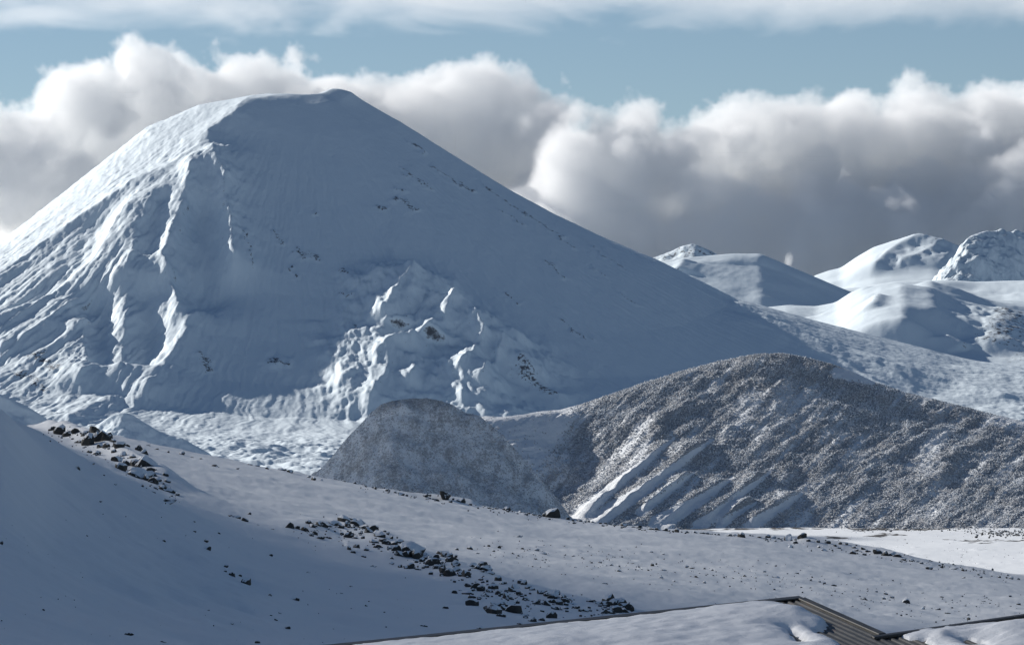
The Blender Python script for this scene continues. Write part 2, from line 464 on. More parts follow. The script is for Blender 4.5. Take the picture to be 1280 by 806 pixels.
# small shaded lava hills at the left foot
hill('lava_hill', [(95,548),(120,532),(140,518),(155,514),(168,519),(195,537),(230,549),(262,566),(275,580)], 4900, 150, 200, -75, M_volc,
     'small blue shaded hill poking up behind the left snow slope', 1.5, 90, 9, 30, .9, ext=25, rockfn=lambda X, Y, Z, c, T: .22 * sstep(.35, .02, T))
hill('lava_hill', [(-120,470),(-40,482),(0,493),(30,505),(50,518),(70,532),(90,546)], 4600, 170, 200, -75, M_volc,
     'shaded hill shoulder behind the snow slope at the left edge', 1.8, 90, 9, 30, .9, ext=25, rockfn=lambda X, Y, Z, c, T: .15 * sstep(.35, .02, T))

# ---------------------------------------------------------------- scrub hills in the middle distance
SC = [([(845,545),(800,582),(765,610),(720,645)], 10, 24, 14), ([(905,540),(860,575),(820,605),(775,645)], 0, 10, 10)]
def blend_mask(px, py, polys):
    return None
RAVINES = [  # snow filled ravines: narrow top, wider foot
    ([(842,548),(800,582),(762,612),(722,645)], 9), ([(890,550),(850,578),(805,612),(745,650)], 10), ([(868,590),(840,612),(800,640)], 5),
    ([(915,597),(880,622),(850,640),(822,655)], 11), ([(962,590),(930,615),(900,640),(872,658)], 7), ([(1002,617),(975,635),(945,652),(935,662)], 8),
    ([(945,628),(915,645),(900,656)], 5)]
crest_scrub = [(540,560),(580,528),(605,519),(640,518),(700,512),(730,504),(760,494),(800,480),(850,464),(900,451),(930,445),(950,442),(980,441),(1010,447),(1040,455),(1060,462),(1090,476),(1130,490),(1200,507),(1280,527),(1340,540),(1420,560)]
def scrub_rock(X, Y, Z, c, T): return np.zeros(X.shape)
_rav_store = []
hs, hX, hY, hZ, hc, hT = hill('scrub_hill', crest_scrub, 3400, 385, 350, -78, M_hill,
     'long scrub covered hill dusted with snow behind the plain', 1.6, 230, 2.2, 22, .92, aniso=1.1,
     Dcurve=([(540,3180),(640,3230),(720,3290),(900,3380),(1000,3400),(1100,3390),(1300,3360),(1420,3350)]),
     strokes=[(r[0], 5.2, r[1] * 1.7, r[1] * .35, 0.0) for r in RAVINES] +
             [([(700,520),(735,560),(700,600),(660,640)], -16, 40, 36, 0.0, 10)] +
             [([(x, y), (x - 55, y + 45), (x - 60 - (x * 7) % 50, y + 50 + (x * 7) % 45)], 1.2 + (x * 13) % 25 / 10, 16, 10, 0.0, 14) for x, y in
              [(905,470),(960,460),(1010,480),(870,500),(940,520),(1000,530),(1060,500),(1110,510),(1170,530),(1230,545),(1130,560),(1190,570),(1060,570),(1250,590),(1000,580)]])
# ------ dark conical hill in front of it
crest_dark = [(385,600),(400,588),(430,561),(448,540),(462,522),(478,508),(492,502),(510,499),(530,498),(548,499),(562,504),(580,514),(600,527),(625,549),(650,573),(675,600),(700,630),(715,650)]
hd, dX, dY, dZ, dc_, dT = hill('dark_hill', crest_dark, 2950, 140, 220, -82, M_hill,
     'dark blue shaded cone hill standing left of the scrub hill', 1.5, 190, 10, 34, .85, ext=20,
     strokes=[([(470,512),(440,560),(410,600)], 5, 16, 20, 0.0, 8), ([(585,520),(640,580),(690,640)], 6, 18, 18, 0.0, 8), ([(520,505),(505,560),(470,620)], 3, 14, 18, 0, 8), ([(560,510),(580,570),(590,640)], -4, 14, 14, 0, 8)], rg=1.2)

# ---------------------------------------------------------------- foreground slopes
TD = np.array([3, 20, 45, 80, 200, 300, 400, 520, 650, 800, 1000, 1200, 1350], float)
TP = {  # photo column: photo row at each of the distances from 200 m on
 -300: [700, 620, 520, 420, 400, 400, 410, 430, 440],
 -80:  [800, 690, 560, 470, 480, 490, 500, 505, 510],
 0:    [820, 730, 600, 506, 520, 525, 528, 530, 535],
 60:   [830, 755, 655, 585, 541, 560, 550, 540, 537],
 100:  [835, 770, 680, 615, 566, 580, 560, 545, 541],
 150:  [840, 785, 705, 645, 594, 600, 575, 555, 547],
 220:  [850, 800, 735, 680, 632, 628, 597, 573, 562],
 300:  [855, 812, 760, 710, 672, 648, 616, 589, 577],
 400:  [860, 822, 785, 740, 705, 672, 635, 607, 596],
 540:  [865, 832, 800, 763, 730, 697, 660, 633, 625],
 700:  [870, 840, 812, 782, 752, 722, 685, 659, 650],
 840:  [875, 846, 820, 795, 768, 738, 700, 671, 662],
 950:  [878, 850, 826, 803, 778, 750, 712, 682, 670],
 1100: [885, 858, 836, 812, 790, 765, 732, 703, 692],
 1280: [895, 868, 846, 822, 802, 780, 752, 730, 722],
 1500: [905, 880, 858, 835, 815, 795, 770, 750, 742]}
tpx = np.array(sorted(TP), float)
NEAR = [-1.7, -2.2, -6.5, -9.0]
tz = np.array([NEAR + [(HOR - p) / F * d for p, d in zip(TP[int(k)], TD[4:])] for k in tpx])
# dense smooth version of the table
_dl = np.linspace(math.log(3), math.log(1350), 260)
_pl = np.linspace(-300, 1500, 361)
t1 = np.array([np.interp(_dl, np.log(TD), row) for row in tz])
t2 = np.array([np.interp(_pl, tpx, t1[:, j]) for j in range(t1.shape[1])]).T      # (px, D)
for _ in range(2):
    kx = np.hanning(13); kx /= kx.sum(); ky = np.hanning(9); ky /= ky.sum()
    t2 = np.apply_along_axis(lambda v: np.convolve(np.pad(v, 6, mode='edge'), kx, 'valid'), 0, t2)
    t2 = np.apply_along_axis(lambda v: np.convolve(np.pad(v, 4, mode='edge'), ky, 'valid'), 1, t2)
def fg_base(X, Y):
    X = np.asarray(X, float); Y = np.asarray(Y, float)
    px = np.clip(X / Y * F + 640, -300, 1499.9); q = np.clip(np.log(np.maximum(Y, 3)), _dl[0], _dl[-1] - 1e-6)
    a = (px + 300) / 5.0; b = (q - _dl[0]) / (_dl[1] - _dl[0])
    i = np.minimum(a.astype(int), 359); j = np.minimum(b.astype(int), 258); a = a - i; b = b - j
    z = (t2[i, j] * (1 - a) + t2[i + 1, j] * a) * (1 - b) + (t2[i, j + 1] * (1 - a) + t2[i + 1, j + 1] * a) * b
    z = z + (-80 - z) * sstep(1340, 1850, Y)
    # the mountain flank goes on rising out of frame to the left
    xc = -205 - 0.135 * Y
    H = np.interp(Y, [300, 430, 800, 1900, 2450, 3180, 3380, 3620, 3800], [0, 20, 45, 60, 0, 0, 0, 0, 0])
    d = np.where(X > xc, X - xc, 0)
    s = 55 + 0.04 * Y
    z = z + H * np.exp(-(d / s) ** 2) * (1 + .0 * X)
    return z
FGS = [([(355,664),(400,655),(430,656),(470,676),(500,690),(525,703),(560,708),(600,722),(640,738),(690,752),(740,762),(790,762)], 1.6, 9, 7),
       ([(58,534),(100,552),(150,574),(190,596),(222,618)], 3.6, 5, 6),
       ([(985,672),(1050,682),(1100,692),(1150,704)], 2.0, 9, 9), ([(540,626),(560,624),(600,634)], 1.5, 9, 9)]
FGS_XY = [(P2(a, fg_base, 180, 1340), b, c, d) for a, b, c, d in FGS]
def fg(X, Y):
    Z = fg_base(X, Y)
    for pts, a, wl, wr in FGS_XY: Z = Z + stroke(X, Y, pts, a, wl, wr, 1.8, .1)
    n = sstep(100, 300, Y)
    Z = Z + n * (1.1 * fbm(X / 60, Y / 90, 3, 81) + 0.30 * fbm(X / 9, Y / 16, 4, 83) + 0.06 * fbm(X / 2.2, Y / 3, 2, 85))
    m = np.clip(fbm(X / 40, Y / 50, 3, 87), 0, 1)
    Z = Z + n * m * 0.5 * np.maximum(0, fbm(X / 5, Y / 6, 3, 88))
    return Z
c = np.concatenate([np.linspace(-5200, -320, 130)[:-1], np.linspace(-320, -20, 50)[:-1], np.arange(-20, 1300, 2.2), np.linspace(1310, 2600, 60)])
yr = np.concatenate([np.geomspace(3, 200, 50)[:-1], np.geomspace(200, 1400, 400)[:-1], np.geomspace(1400, 3950, 90)])
PX, YY = np.meshgrid((c - 640) / F, yr)
XX = PX * YY
ZZ = fg(XX, YY)
rk = 0.25 * sstep(.5, 1.0, fbm(XX / 30, YY / 30, 4, 90)) * (YY > 200)
tag(grid_mesh('snow_slope', XX, YY, ZZ, M_fg, {'rock': rk}), 'shaded snow slope in the foreground', None, None, 'structure')

# ---------------------------------------------------------------- plain and ground to the horizon
c = np.concatenate([np.linspace(-1200, 500, 30)[:-1], np.arange(500, 1320, 3), np.linspace(1325, 2600, 30)])
yr = np.concatenate([np.geomspace(1500, 3120, 230), np.linspace(3130, 3600, 12)])
PX, YY = np.meshgrid((c - 640) / F, yr); XX = PX * YY
ZZ = -70.5 + 0.6 * fbm(XX / 60, YY / 160, 5, 95) + .5 * fbm(XX / 200, YY / 300, 2, 96)
n = fbm(XX / 40, YY / 110, 4, 97)
ZZ += .9 * sstep(.25, .7, n) * np.maximum(0, fbm(XX / 6, YY / 12, 3, 98))
rk = .75 * sstep(.2, .8, n) * sstep(2300, 2800, YY) + .25 * sstep(.3, .9, n)
tag(grid_mesh('snow_plain', XX, YY, ZZ, M_plain, {'rock': rk}), 'flat sunlit snow plain before the scrub hill', None, None, 'structure')
ang = np.linspace(0, 2 * np.pi, 97); rad = np.concatenate([[1], np.geomspace(300, 90000, 60)])
A, R_ = np.meshgrid(ang, rad)
zz = np.full(A.shape, -84.0)
tag(grid_mesh('ground', R_ * np.sin(A), R_ * np.cos(A), zz, M_plain, {'rock': np.zeros(A.shape)}), 'snow covered ground running to the horizon', None, None, 'structure')

# ================================================================== CLOUDS (volumes lit by the sun)
class GN(NT):
    def vm(s, op, a, b=None):
        nd = s.t.nodes.new('ShaderNodeVectorMath'); nd.operation = op
        for k, v in enumerate((a, b)):
            if v is None: continue
            if isinstance(v, (tuple, list)): nd.inputs[k].default_value = v
            else: s.l(v, nd.inputs[k])
        return nd
def cloud_mat(name, dens, aniso=0.35, color=(1, 1, 1)):
    m = bpy.data.materials.new(name); m.use_nodes = True
    nt = m.node_tree; nt.nodes.clear()
    o = nt.nodes.new('ShaderNodeOutputMaterial'); p = nt.nodes.new('ShaderNodeVolumePrincipled')
    p.inputs['Color'].default_value = (*color, 1); p.inputs['Density'].default_value = dens
    p.inputs['Anisotropy'].default_value = aniso
    nt.links.new(p.outputs[0], o.inputs['Volume'])
    return m
def cloud(name, lo, hi, res, mat, build):
    ng = bpy.data.node_groups.new(name, 'GeometryNodeTree')
    ng.interface.new_socket('Geometry', in_out='OUTPUT', socket_type='NodeSocketGeometry')
    g = GN(ng)
    vc = g.n('GeometryNodeVolumeCube'); out = g.n('NodeGroupOutput')
    vc.inputs['Min'].default_value = lo; vc.inputs['Max'].default_value = hi
    for k, v in zip(('Resolution X', 'Resolution Y', 'Resolution Z'), res): vc.inputs[k].default_value = v
    g.l(build(g, g.n('GeometryNodeInputPosition').outputs[0]), vc.inputs['Density'])
    sm = g.n('GeometryNodeSetMaterial'); sm.inputs['Material'].default_value = mat
    g.l(vc.outputs[0], sm.inputs['Geometry']); g.l(sm.outputs[0], out.inputs[0])
    me = bpy.data.meshes.new(name); me.materials.append(mat)
    o = bpy.data.objects.new(name, me); COL.objects.link(o)
    md = o.modifiers.new('cloud', 'NODES'); md.node_group = ng
    return o
CD = 15600.0
BLOBS = [  # photo column, row, distance, half width and half height in photo pixels
 (195,133,15900,85,80),(110,152,15700,75,72),(30,200,15450,95,75),(290,145,16000,95,70),(380,145,16200,75,60),(-70,195,15500,90,72),(-170,190,15600,90,72),
 (20,310,16500,150,55),(150,280,16300,150,90),(480,172,16150,82,78),(560,170,16000,80,84),(630,152,15900,78,66),(690,138,15550,45,40),(600,270,16300,130,100),(500,300,16400,130,100),
 (704,200,15100,44,34),(752,186,15350,48,44),(800,180,15500,50,46),(728,248,15000,52,42),(780,232,15150,40,34),(830,220,15350,50,50),(800,295,15050,80,42),(670,290,15200,70,50),
 (870,205,15600,85,65),(960,192,15750,98,70),(1060,187,15850,100,73),(1160,182,15850,100,73),(1250,177,15850,100,76),(1350,172,15850,100,76),(1450,172,15850,100,76),
 (920,295,15250,110,60),(1030,290,15300,120,75),(1150,285,15300,120,78),(1280,280,15300,130,80),(1400,280,15300,130,80),(905,240,15000,34,30),
 (245,215,16300,120,95),(400,230,16400,140,110),(60,240,16100,150,75),(640,215,16200,95,80),(900,255,15800,110,85),(1010,255,15700,130,95),(1130,250,15700,130,100),(1260,245,15700,130,105),(1400,245,15700,130,105),(810,300,15500,80,60),(690,290,15600,90,70)]
def main_cloud(g, P):
    d = None
    for px, py, D, rx, rz in BLOBS:
        k = D / F; ry = (rx * .7 + rz * .6) * k
        q = g.vm('SUBTRACT', P, at(px, py, D)).outputs[0]
        L = g.vm('LENGTH', g.vm('MULTIPLY', q, (1 / (rx * k), 1 / ry, 1 / (rz * k))).outputs[0]).outputs['Value']
        e = g.math('MULTIPLY', g.math('SUBTRACT', 1.0, L), min(rx, rz) * k)
        d = e if d is None else g.math('SMOOTH_MAX', d, e, 110.0)
    sp = g.n('ShaderNodeSeparateXYZ'); g.l(P, sp.inputs[0])
    n_w = g.n('ShaderNodeTexNoise'); n_w.inputs['Scale'].default_value = 1 / 300; n_w.inputs['Detail'].default_value = 1
    g.l(P, n_w.inputs['Vector'])
    slab = g.math('MINIMUM', g.math('SUBTRACT', 760.0, sp.outputs[2]), g.math('SUBTRACT', sp.outputs[1], 15500.0))
    s = g.math('MAXIMUM', d, slab)
    n = g.noise(P, 1 / 480, 6, 0.63, 0.2)
    v = g.n('ShaderNodeTexVoronoi', feature='SMOOTH_F1'); v.inputs['Scale'].default_value = 1 / 230; v.inputs['Detail'].default_value = 1.0
    v.inputs['Smoothness'].default_value = 0.5
    wv = g.vm('MULTIPLY_ADD', n_w.outputs['Color'], (200, 200, 200)); g.l(P, wv.inputs[2])
    g.l(wv.outputs[0], v.inputs['Vector'])
    s = g.math('ADD', s, g.math('MULTIPLY', g.math('SUBTRACT', n, 0.455), 430.0))
    s = g.math('ADD', s, g.math('MULTIPLY', g.math('SUBTRACT', g.noise(P, 1 / 150, 5, 0.68), 0.5), 210.0))
    s = g.math('ADD', s, g.math('MULTIPLY', g.math('SUBTRACT', 0.42, v.outputs[0]), 120.0))
    return g.math('DIVIDE', s, 24.0, clamp=True)
X0, X1 = (-225 - 640) / F * CD, (1505 - 640) / F * CD
tag(cloud('cloud_bank', (X0, 14100, 250), (X1, 17100, 1720), (540, 110, 140), cloud_mat('cloud_white', 0.0105, .15, (.982, .986, .988)), main_cloud),
    'bank of white and grey cumulus cloud behind the mountains', None, None, 'structure')
def high_cloud(g, P):
    sp = g.n('ShaderNodeSeparateXYZ'); g.l(P, sp.inputs[0])
    x, y, z = sp.outputs
    n = g.noise(g.vm('MULTIPLY', P, (1, .6, 2.6)).outputs[0], 1 / 900, 7, 0.68, 0.6)
    lift = g.math('MULTIPLY', g.math('SUBTRACT', z, 2440.0), 1 / 900)
    s = g.math('ADD', g.math('SUBTRACT', n, 0.555), lift)
    return g.math('MULTIPLY', s, 4.0, clamp=True)
tag(cloud('high_cloud', (-4200, 23800, 2150), (4200, 25200, 3000), (220, 16, 60), cloud_mat('cloud_thin', 0.0011), high_cloud),
    'thin high cloud along the top of the sky', None, None, 'structure')
def shade_cloud(g, P):
    """unseen cloud added out of frame at the left, shaped to shade the near slopes and dark hill (placed up the sun's ray from them)"""
    sp = g.n('ShaderNodeSeparateXYZ'); g.l(P, sp.inputs[0]); x, y, z = sp.outputs
    n = g.noise(P, 1 / 260, 4, .55)
    k = 1000.0 / sdir.z
    ox, oy = sdir.x * k, sdir.y * k
    # thickness falls off across the edges: near the roofs, beyond the slope, and towards the right
    def rise(v, a, b):
        m = g.n('ShaderNodeMapRange', interpolation_type='SMOOTHSTEP'); m.inputs['From Min'].default_value = a; m.inputs['From Max'].default_value = b
        g.l(v, m.inputs['Value']); return m.outputs[0]
    yy = g.math('SUBTRACT', y, oy); xx = g.math('SUBTRACT', x, ox)
    e1 = g.math('MULTIPLY', rise(yy, 10.0, 225.0), rise(g.math('ADD', yy, g.math('MULTIPLY', xx, .6)), 1560.0, 1420.0))
    e2 = g.math('MULTIPLY', rise(xx, -1100.0, -900.0), rise(xx, 330.0, 230.0))
    dens = g.math('ADD', g.math('MULTIPLY', g.math('MULTIPLY', rise(xx, 10.0, -60.0), rise(yy, 950.0, 600.0)), 0.75), 0.155)
    d = g.math('MULTIPLY', g.math('MULTIPLY', e1, e2), g.math('MULTIPLY', dens, g.math('MULTIPLY_ADD', n, .8, .6)))
    # second part, added to shade the dark hill
    q = g.math('SQRT', g.math('ADD', g.math('POWER', g.math('DIVIDE', g.math('ADD', xx, 100.0), 125.0), 2.0), g.math('POWER', g.math('DIVIDE', g.math('SUBTRACT', yy, 2900.0), 100.0), 2.0)))
    return g.math('MAXIMUM', d, g.math('MULTIPLY', rise(q, 1.15, .8), 1.6))
kx = 1000.0 / sdir.z  # out-of-view cloud, added for the shade it casts on slopes and dark hill
tag(cloud('unseen_shade_cloud', (sdir.x * kx - 1150, sdir.y * kx - 200, 960), (sdir.x * kx + 360, sdir.y * kx + 3150, 1040), (75, 165, 4), cloud_mat('cloud_shade', 0.021), shade_cloud),
    'thin unseen cloud added out of frame to shade the near slopes and dark hill', None, None, 'structure')
#@@AFTERCLOUD
# ================================================================== SCRUB on the middle hills
M_scrub, t, p = new_mat('scrub_snow_dusted')
geo = t.n('ShaderNodeNewGeometry'); sp = t.n('ShaderNodeSeparateXYZ'); t.l(geo.outputs['Normal'], sp.inputs[0])
n1 = t.noise(geo.outputs['Position'], 1.3, 3, 0.7); n2 = t.noise(geo.outputs['Position'], 0.02, 4, 0.6)
q = t.math('ADD', sp.outputs[2], t.math('MULTIPLY', t.math('SUBTRACT', n1, 0.5), 1.6))
q = t.math('ADD', q, t.math('MULTIPLY', t.math('SUBTRACT', n2, 0.5), 1.2))
t.l(t.mix(t.ramp(q, 0.0, 0.75), t.mix(n1, (.17, .175, .185), (.34, .345, .355)), SNOW), p.inputs['Base Color'])
p.inputs['Roughness'].default_value = 0.8
def scatter(name, pts, scl, mat, label):
    me = bpy.data.meshes.new(name); me.vertices.add(len(pts)); me.vertices.foreach_set('co', np.asarray(pts, np.float32).ravel())
    a_ = me.attributes.new('size', 'FLOAT', 'POINT'); a_.data.foreach_set('value', np.asarray(scl, np.float32))
    me.materials.append(mat)
    o = bpy.data.objects.new(name, me); COL.objects.link(o)
    ng = bpy.data.node_groups.new(name, 'GeometryNodeTree')
    ng.interface.new_socket('Geometry', in_out='INPUT', socket_type='NodeSocketGeometry')
    ng.interface.new_socket('Geometry', in_out='OUTPUT', socket_type='NodeSocketGeometry')
    g = GN(ng); gi = g.n('NodeGroupInput'); go = g.n('NodeGroupOutput')
    ico = g.n('GeometryNodeMeshIcoSphere'); ico.inputs['Radius'].default_value = 1.0; ico.inputs['Subdivisions'].default_value = 2
    nn = g.n('ShaderNodeTexNoise'); nn.inputs['Scale'].default_value = 1.6; nn.inputs['Detail'].default_value = 2
    off = g.vm('MULTIPLY', g.vm('SUBTRACT', nn.outputs['Color'], (.5, .5, .5)).outputs[0], (1.9, 1.9, 1.7)).outputs[0]
    spn = g.n('GeometryNodeSetPosition'); g.l(ico.outputs[0], spn.inputs['Geometry']); g.l(off, spn.inputs['Offset'])
    ss = g.n('GeometryNodeSetShadeSmooth'); ss.inputs['Shade Smooth'].default_value = False; g.l(spn.outputs[0], ss.inputs[0])
    sm = g.n('GeometryNodeSetMaterial'); sm.inputs['Material'].default_value = mat; g.l(ss.outputs[0], sm.inputs[0])
    ip = g.n('GeometryNodeInstanceOnPoints'); g.l(gi.outputs[0], ip.inputs['Points']); g.l(sm.outputs[0], ip.inputs['Instance'])
    rv = g.n('FunctionNodeRandomValue', data_type='FLOAT_VECTOR'); rv.inputs[1].default_value = (.7, .7, 6.28)
    g.l(rv.outputs[0], ip.inputs['Rotation'])
    na = g.n('GeometryNodeInputNamedAttribute', data_type='FLOAT'); na.inputs['Name'].default_value = 'size'
    rs = g.n('FunctionNodeRandomValue', data_type='FLOAT_VECTOR'); rs.inputs[0].default_value = (.7, .7, .5); rs.inputs[1].default_value = (1.3, 1.3, .95)
    sc_ = g.n('ShaderNodeVectorMath', operation='SCALE'); g.l(rs.outputs[0], sc_.inputs[0]); g.l(na.outputs[0], sc_.inputs['Scale'])
    g.l(sc_.outputs[0], ip.inputs['Scale']); g.l(ip.outputs[0], go.inputs[0])
    o.modifiers.new('scatter', 'NODES').node_group = ng
    return tag(o, label, None, None, 'stuff')
def surf_points(X, Y, Z, c, T, n, maskfn):
    nr, nc = X.shape
    A = np.abs((X[:-1, 1:] - X[:-1, :-1]) * (Y[1:, :-1] - Y[:-1, :-1]))
    PXc = np.broadcast_to(c, X.shape)[:-1, :-1]; PY = (HOR - Z / Y * F)[:-1, :-1]
    W = A * maskfn(PXc, PY, T[:-1, :-1], X[:-1, :-1], Y[:-1, :-1])
    idx = rng.choice(W.size, n, p=(W / W.sum()).ravel())
    i, j = idx // (nc - 1), idx % (nc - 1); a = rng.random(n); b = rng.random(n)
    f = lambda M: (M[i, j] * (1 - a) + M[i, j + 1] * a) * (1 - b) + (M[i + 1, j] * (1 - a) + M[i + 1, j + 1] * a) * b
    return np.stack([f(X), f(Y), f(Z)], 1)
def pline_px(PXc, PY, pts):
    d, tt = pdist(PXc, PY, pts); return np.abs(d), tt
def mask_scrub(PXc, PY, T, X, Y):
    m = np.where(T > -.1, 1.0, 0.0)
    for r, wd in RAVINES:
        d, tt = pline_px(PXc, PY, r)
        m = m * sstep(.8, 1.05, d / (.8 + 1.15 * wd * (.1 + .9 * tt)))
    d, tt = pline_px(PXc, PY, [(1045, 466), (1070, 470), (1090, 474)]); m *= sstep(5, 9, d * (1 + 0 * tt))
    m *= 0.04 + 0.96 * sstep(700, 735, PXc + .55 * (PY - 520))
    m *= 1 - 0.8 * sstep(1215, 1250, PXc) * sstep(540, 528, PY)
    # slanting streaks and thinner places
    q = fbm((PXc + .9 * PY) / 16, (PXc - PY) / 90, 4, 130)
    m *= np.clip(.95 + .6 * q, .3, 1.5) * np.clip(1 + .5 * fbm((PXc + .9 * PY) / 55, (PXc - PY) / 120, 4, 133), .45, 1.6)
    return m
def set_veg(o, X, Y, Z, c, T, fn, k):
    v = np.clip(fn(np.broadcast_to(c, X.shape), HOR - Z / Y * F, T, X, Y) * k, 0, 1)
    o.data.attributes['rock'].data.foreach_set('value', v.ravel().astype(np.float32))
set_veg(hs, hX, hY, hZ, hc, hT, mask_scrub, .78)
pt = surf_points(hX, hY, hZ, hc, hT, 98000, mask_scrub)
scatter('scrub', pt, rng.uniform(.3, .8, len(pt)), M_scrub, 'low snow dusted scrub covering the long hill')
def mask_dark(PXc, PY, T, X, Y):
    q = fbm(PXc / 14, PY / 30, 5, 140, .6)
    return np.where(T > -.1, 1.0, 0.0) * np.clip(.85 + .3 * q + .4 * sstep(520, 500, PY), .3, 1.5)
set_veg(hd, dX, dY, dZ, dc_, dT, mask_dark, .58)
pt = surf_points(dX, dY, dZ, dc_, dT, 22000, mask_dark)
scatter('scrub', pt, rng.uniform(.25, .55, len(pt)), M_scrub, 'sparse snow dusted scrub on the dark cone hill')

# ================================================================== ROCKS
M_rock, t, p = new_mat('dark_lava_rock')
geo = t.n('ShaderNodeNewGeometry'); sp = t.n('ShaderNodeSeparateXYZ'); t.l(geo.outputs['Normal'], sp.inputs[0])
n1 = t.noise(geo.outputs['Position'], 1.6, 5, 0.65)
q = t.math('ADD', sp.outputs[2], t.math('MULTIPLY', t.math('SUBTRACT', n1, 0.5), 0.9))
t.l(t.mix(t.ramp(q, 0.46, 0.6), t.mix(n1, (.016, .017, .017), (.065, .063, .058)), SNOW), p.inputs['Base Color'])
p.inputs['Roughness'].default_value = 0.85
bn = t.n('ShaderNodeBump'); bn.inputs['Strength'].default_value = .6; bn.inputs['Distance'].default_value = .15
t.l(t.noise(geo.outputs['Position'], 3.0, 6, .6), bn.inputs['Height']); t.l(bn.outputs[0], p.inputs['Normal'])
import bmesh
def rock_mesh(name, seed, sub=2, flat=1.0, cuts=11):
    r = random.Random(seed); bm = bmesh.new(); bmesh.ops.create_icosphere(bm, subdivisions=sub, radius=1)
    V_ = np.array([v.co[:] for v in bm.verts])
    for _ in range(cuts):
        n_ = np.array([r.gauss(0, 1) for _ in range(3)]); n_ /= np.linalg.norm(n_); h = r.uniform(.5, .85)
        dd = V_ @ n_ - h; V_ = V_ - np.where(dd > 0, dd, 0)[:, None] * n_
    V_ = V_ * np.array([1, r.uniform(.7, 1.1), flat * r.uniform(.65, .95)])
    V_ = V_ + .05 * np.array([[r.uniform(-1, 1) for _ in range(3)] for _ in V_])
    V_ /= np.abs(V_[:, 0]).max()
    for v, co in zip(bm.verts, V_): v.co = co
    me = bpy.data.meshes.new(name); bm.to_mesh(me); bm.free(); me.materials.append(M_rock); return me
RM = [rock_mesh('lava_rock', k, 2) for k in range(9)]
RT = [rock_mesh('lava_rock_tall', 40 + k, 2, 1.5) for k in range(3)]
RF = [rock_mesh('lava_rock_flat', 60 + k, 2, .4) for k in range(3)]
YS = np.geomspace(190, 1345, 700)
def fg_hits(pp):
    pp = np.asarray(pp, float); u = (pp[:, 0] - 640) / F; s = (HOR - pp[:, 1]) / F
    YY_, U = np.meshgrid(YS, u); Z = fg(U * YY_, YY_)
    ok = Z >= s[:, None] * YY_
    k = np.where(ok.any(1), ok.argmax(1), np.argmin(s[:, None] * YY_ - Z, 1))
    i = np.arange(len(pp)); return U[i, k] * YS[k], YS[k], Z[i, k]
_rn = 0
PL = {'dense': (['far upper left', 'upper left', 'left', 'middle', 'lower right', 'far lower right'], 'in the rock band'),
      'outcrop': (['upper left', 'middle', 'lower right'], 'in the left outcrop'),
      'left slope': (['left', 'middle', 'right'], 'on the left slope'),
      'crest of the shaded': (['far left', 'left', 'middle', 'right'], 'on the skyline crest'),
      'open shaded': (['far left', 'left', 'middle', 'right', 'far right'], 'on the open slope'),
      'right crest': (['left', 'middle', 'right'], 'on the right crest')}
def rock_label(a, w_, sh, r_, lst, label, k):
    key = [q for q in PL if q in label][0]; words, where = PL[key]
    xs = [q[0] for q in lst]; f = (a[0] - min(xs)) / (max(xs) - min(xs) + 1e-6); place = words[min(len(words) - 1, int(f * len(words)))]
    size = 'tiny' if a[2] < 6 else 'small' if a[2] < 9 else 'medium' if a[2] < 12 else 'large'
    shape = {'n': 'angular', 't': 'upright', 'f': 'flat'}[sh]
    # where it lies against its closest neighbour
    nb = sorted(((q[0] - a[0]) ** 2 + (q[1] - a[1]) ** 2, i) for i, q in enumerate(lst) if i != k)[0]
    q = lst[nb[1]]; dx, dy = a[0] - q[0], a[1] - q[1]
    if nb[0] > 30 ** 2: rel = 'alone'
    else:
        big = 'a bigger' if q[2] > a[2] else 'another' if q[2] == a[2] else 'a smaller'
        rel = ('right of ' if dx > 0 else 'left of ') if abs(dx) > abs(dy) else ('below ' if dy > 0 else 'above ')
        rel = ('just ' if nb[0] < 81 else '') + rel + big + ' rock'
    return '%s %s rock %s, %s %s' % (size, shape, rel, place, where)
def rocks(lst, label, group, wmul=1.0):
    """lst: (column, row, width in photo pixels[, shape, label])"""
    global _rn
    X, Y, Z = fg_hits([(a[0], a[1]) for a in lst])
    for k, a in enumerate(lst):
        r_ = random.Random(_rn * 7 + 1); _rn += 1
        sh = a[3] if len(a) > 3 and a[3] else 'n'
        me = r_.choice({'n': RM, 't': RT, 'f': RF}[sh])
        o = bpy.data.objects.new('lava_rock', me); COL.objects.link(o)
        w_ = a[2] * wmul * Y[k] / F * .56
        o.location = (X[k], Y[k], Z[k] + w_ * (.12 if sh != 'f' else .08))
        o.scale = (w_, w_ * r_.uniform(.8, 1.2), w_ * r_.uniform(.75, 1.1))
        o.rotation_euler = (r_.uniform(-.25, .25), r_.uniform(-.25, .3), r_.uniform(0, 6.28) if sh != 'f' else r_.uniform(-.4, .2))
        own = a[4] if len(a) > 4 else None
        tag(o, own or rock_label(a, w_, sh, r_, lst, label, k), 'rock', group)
    return
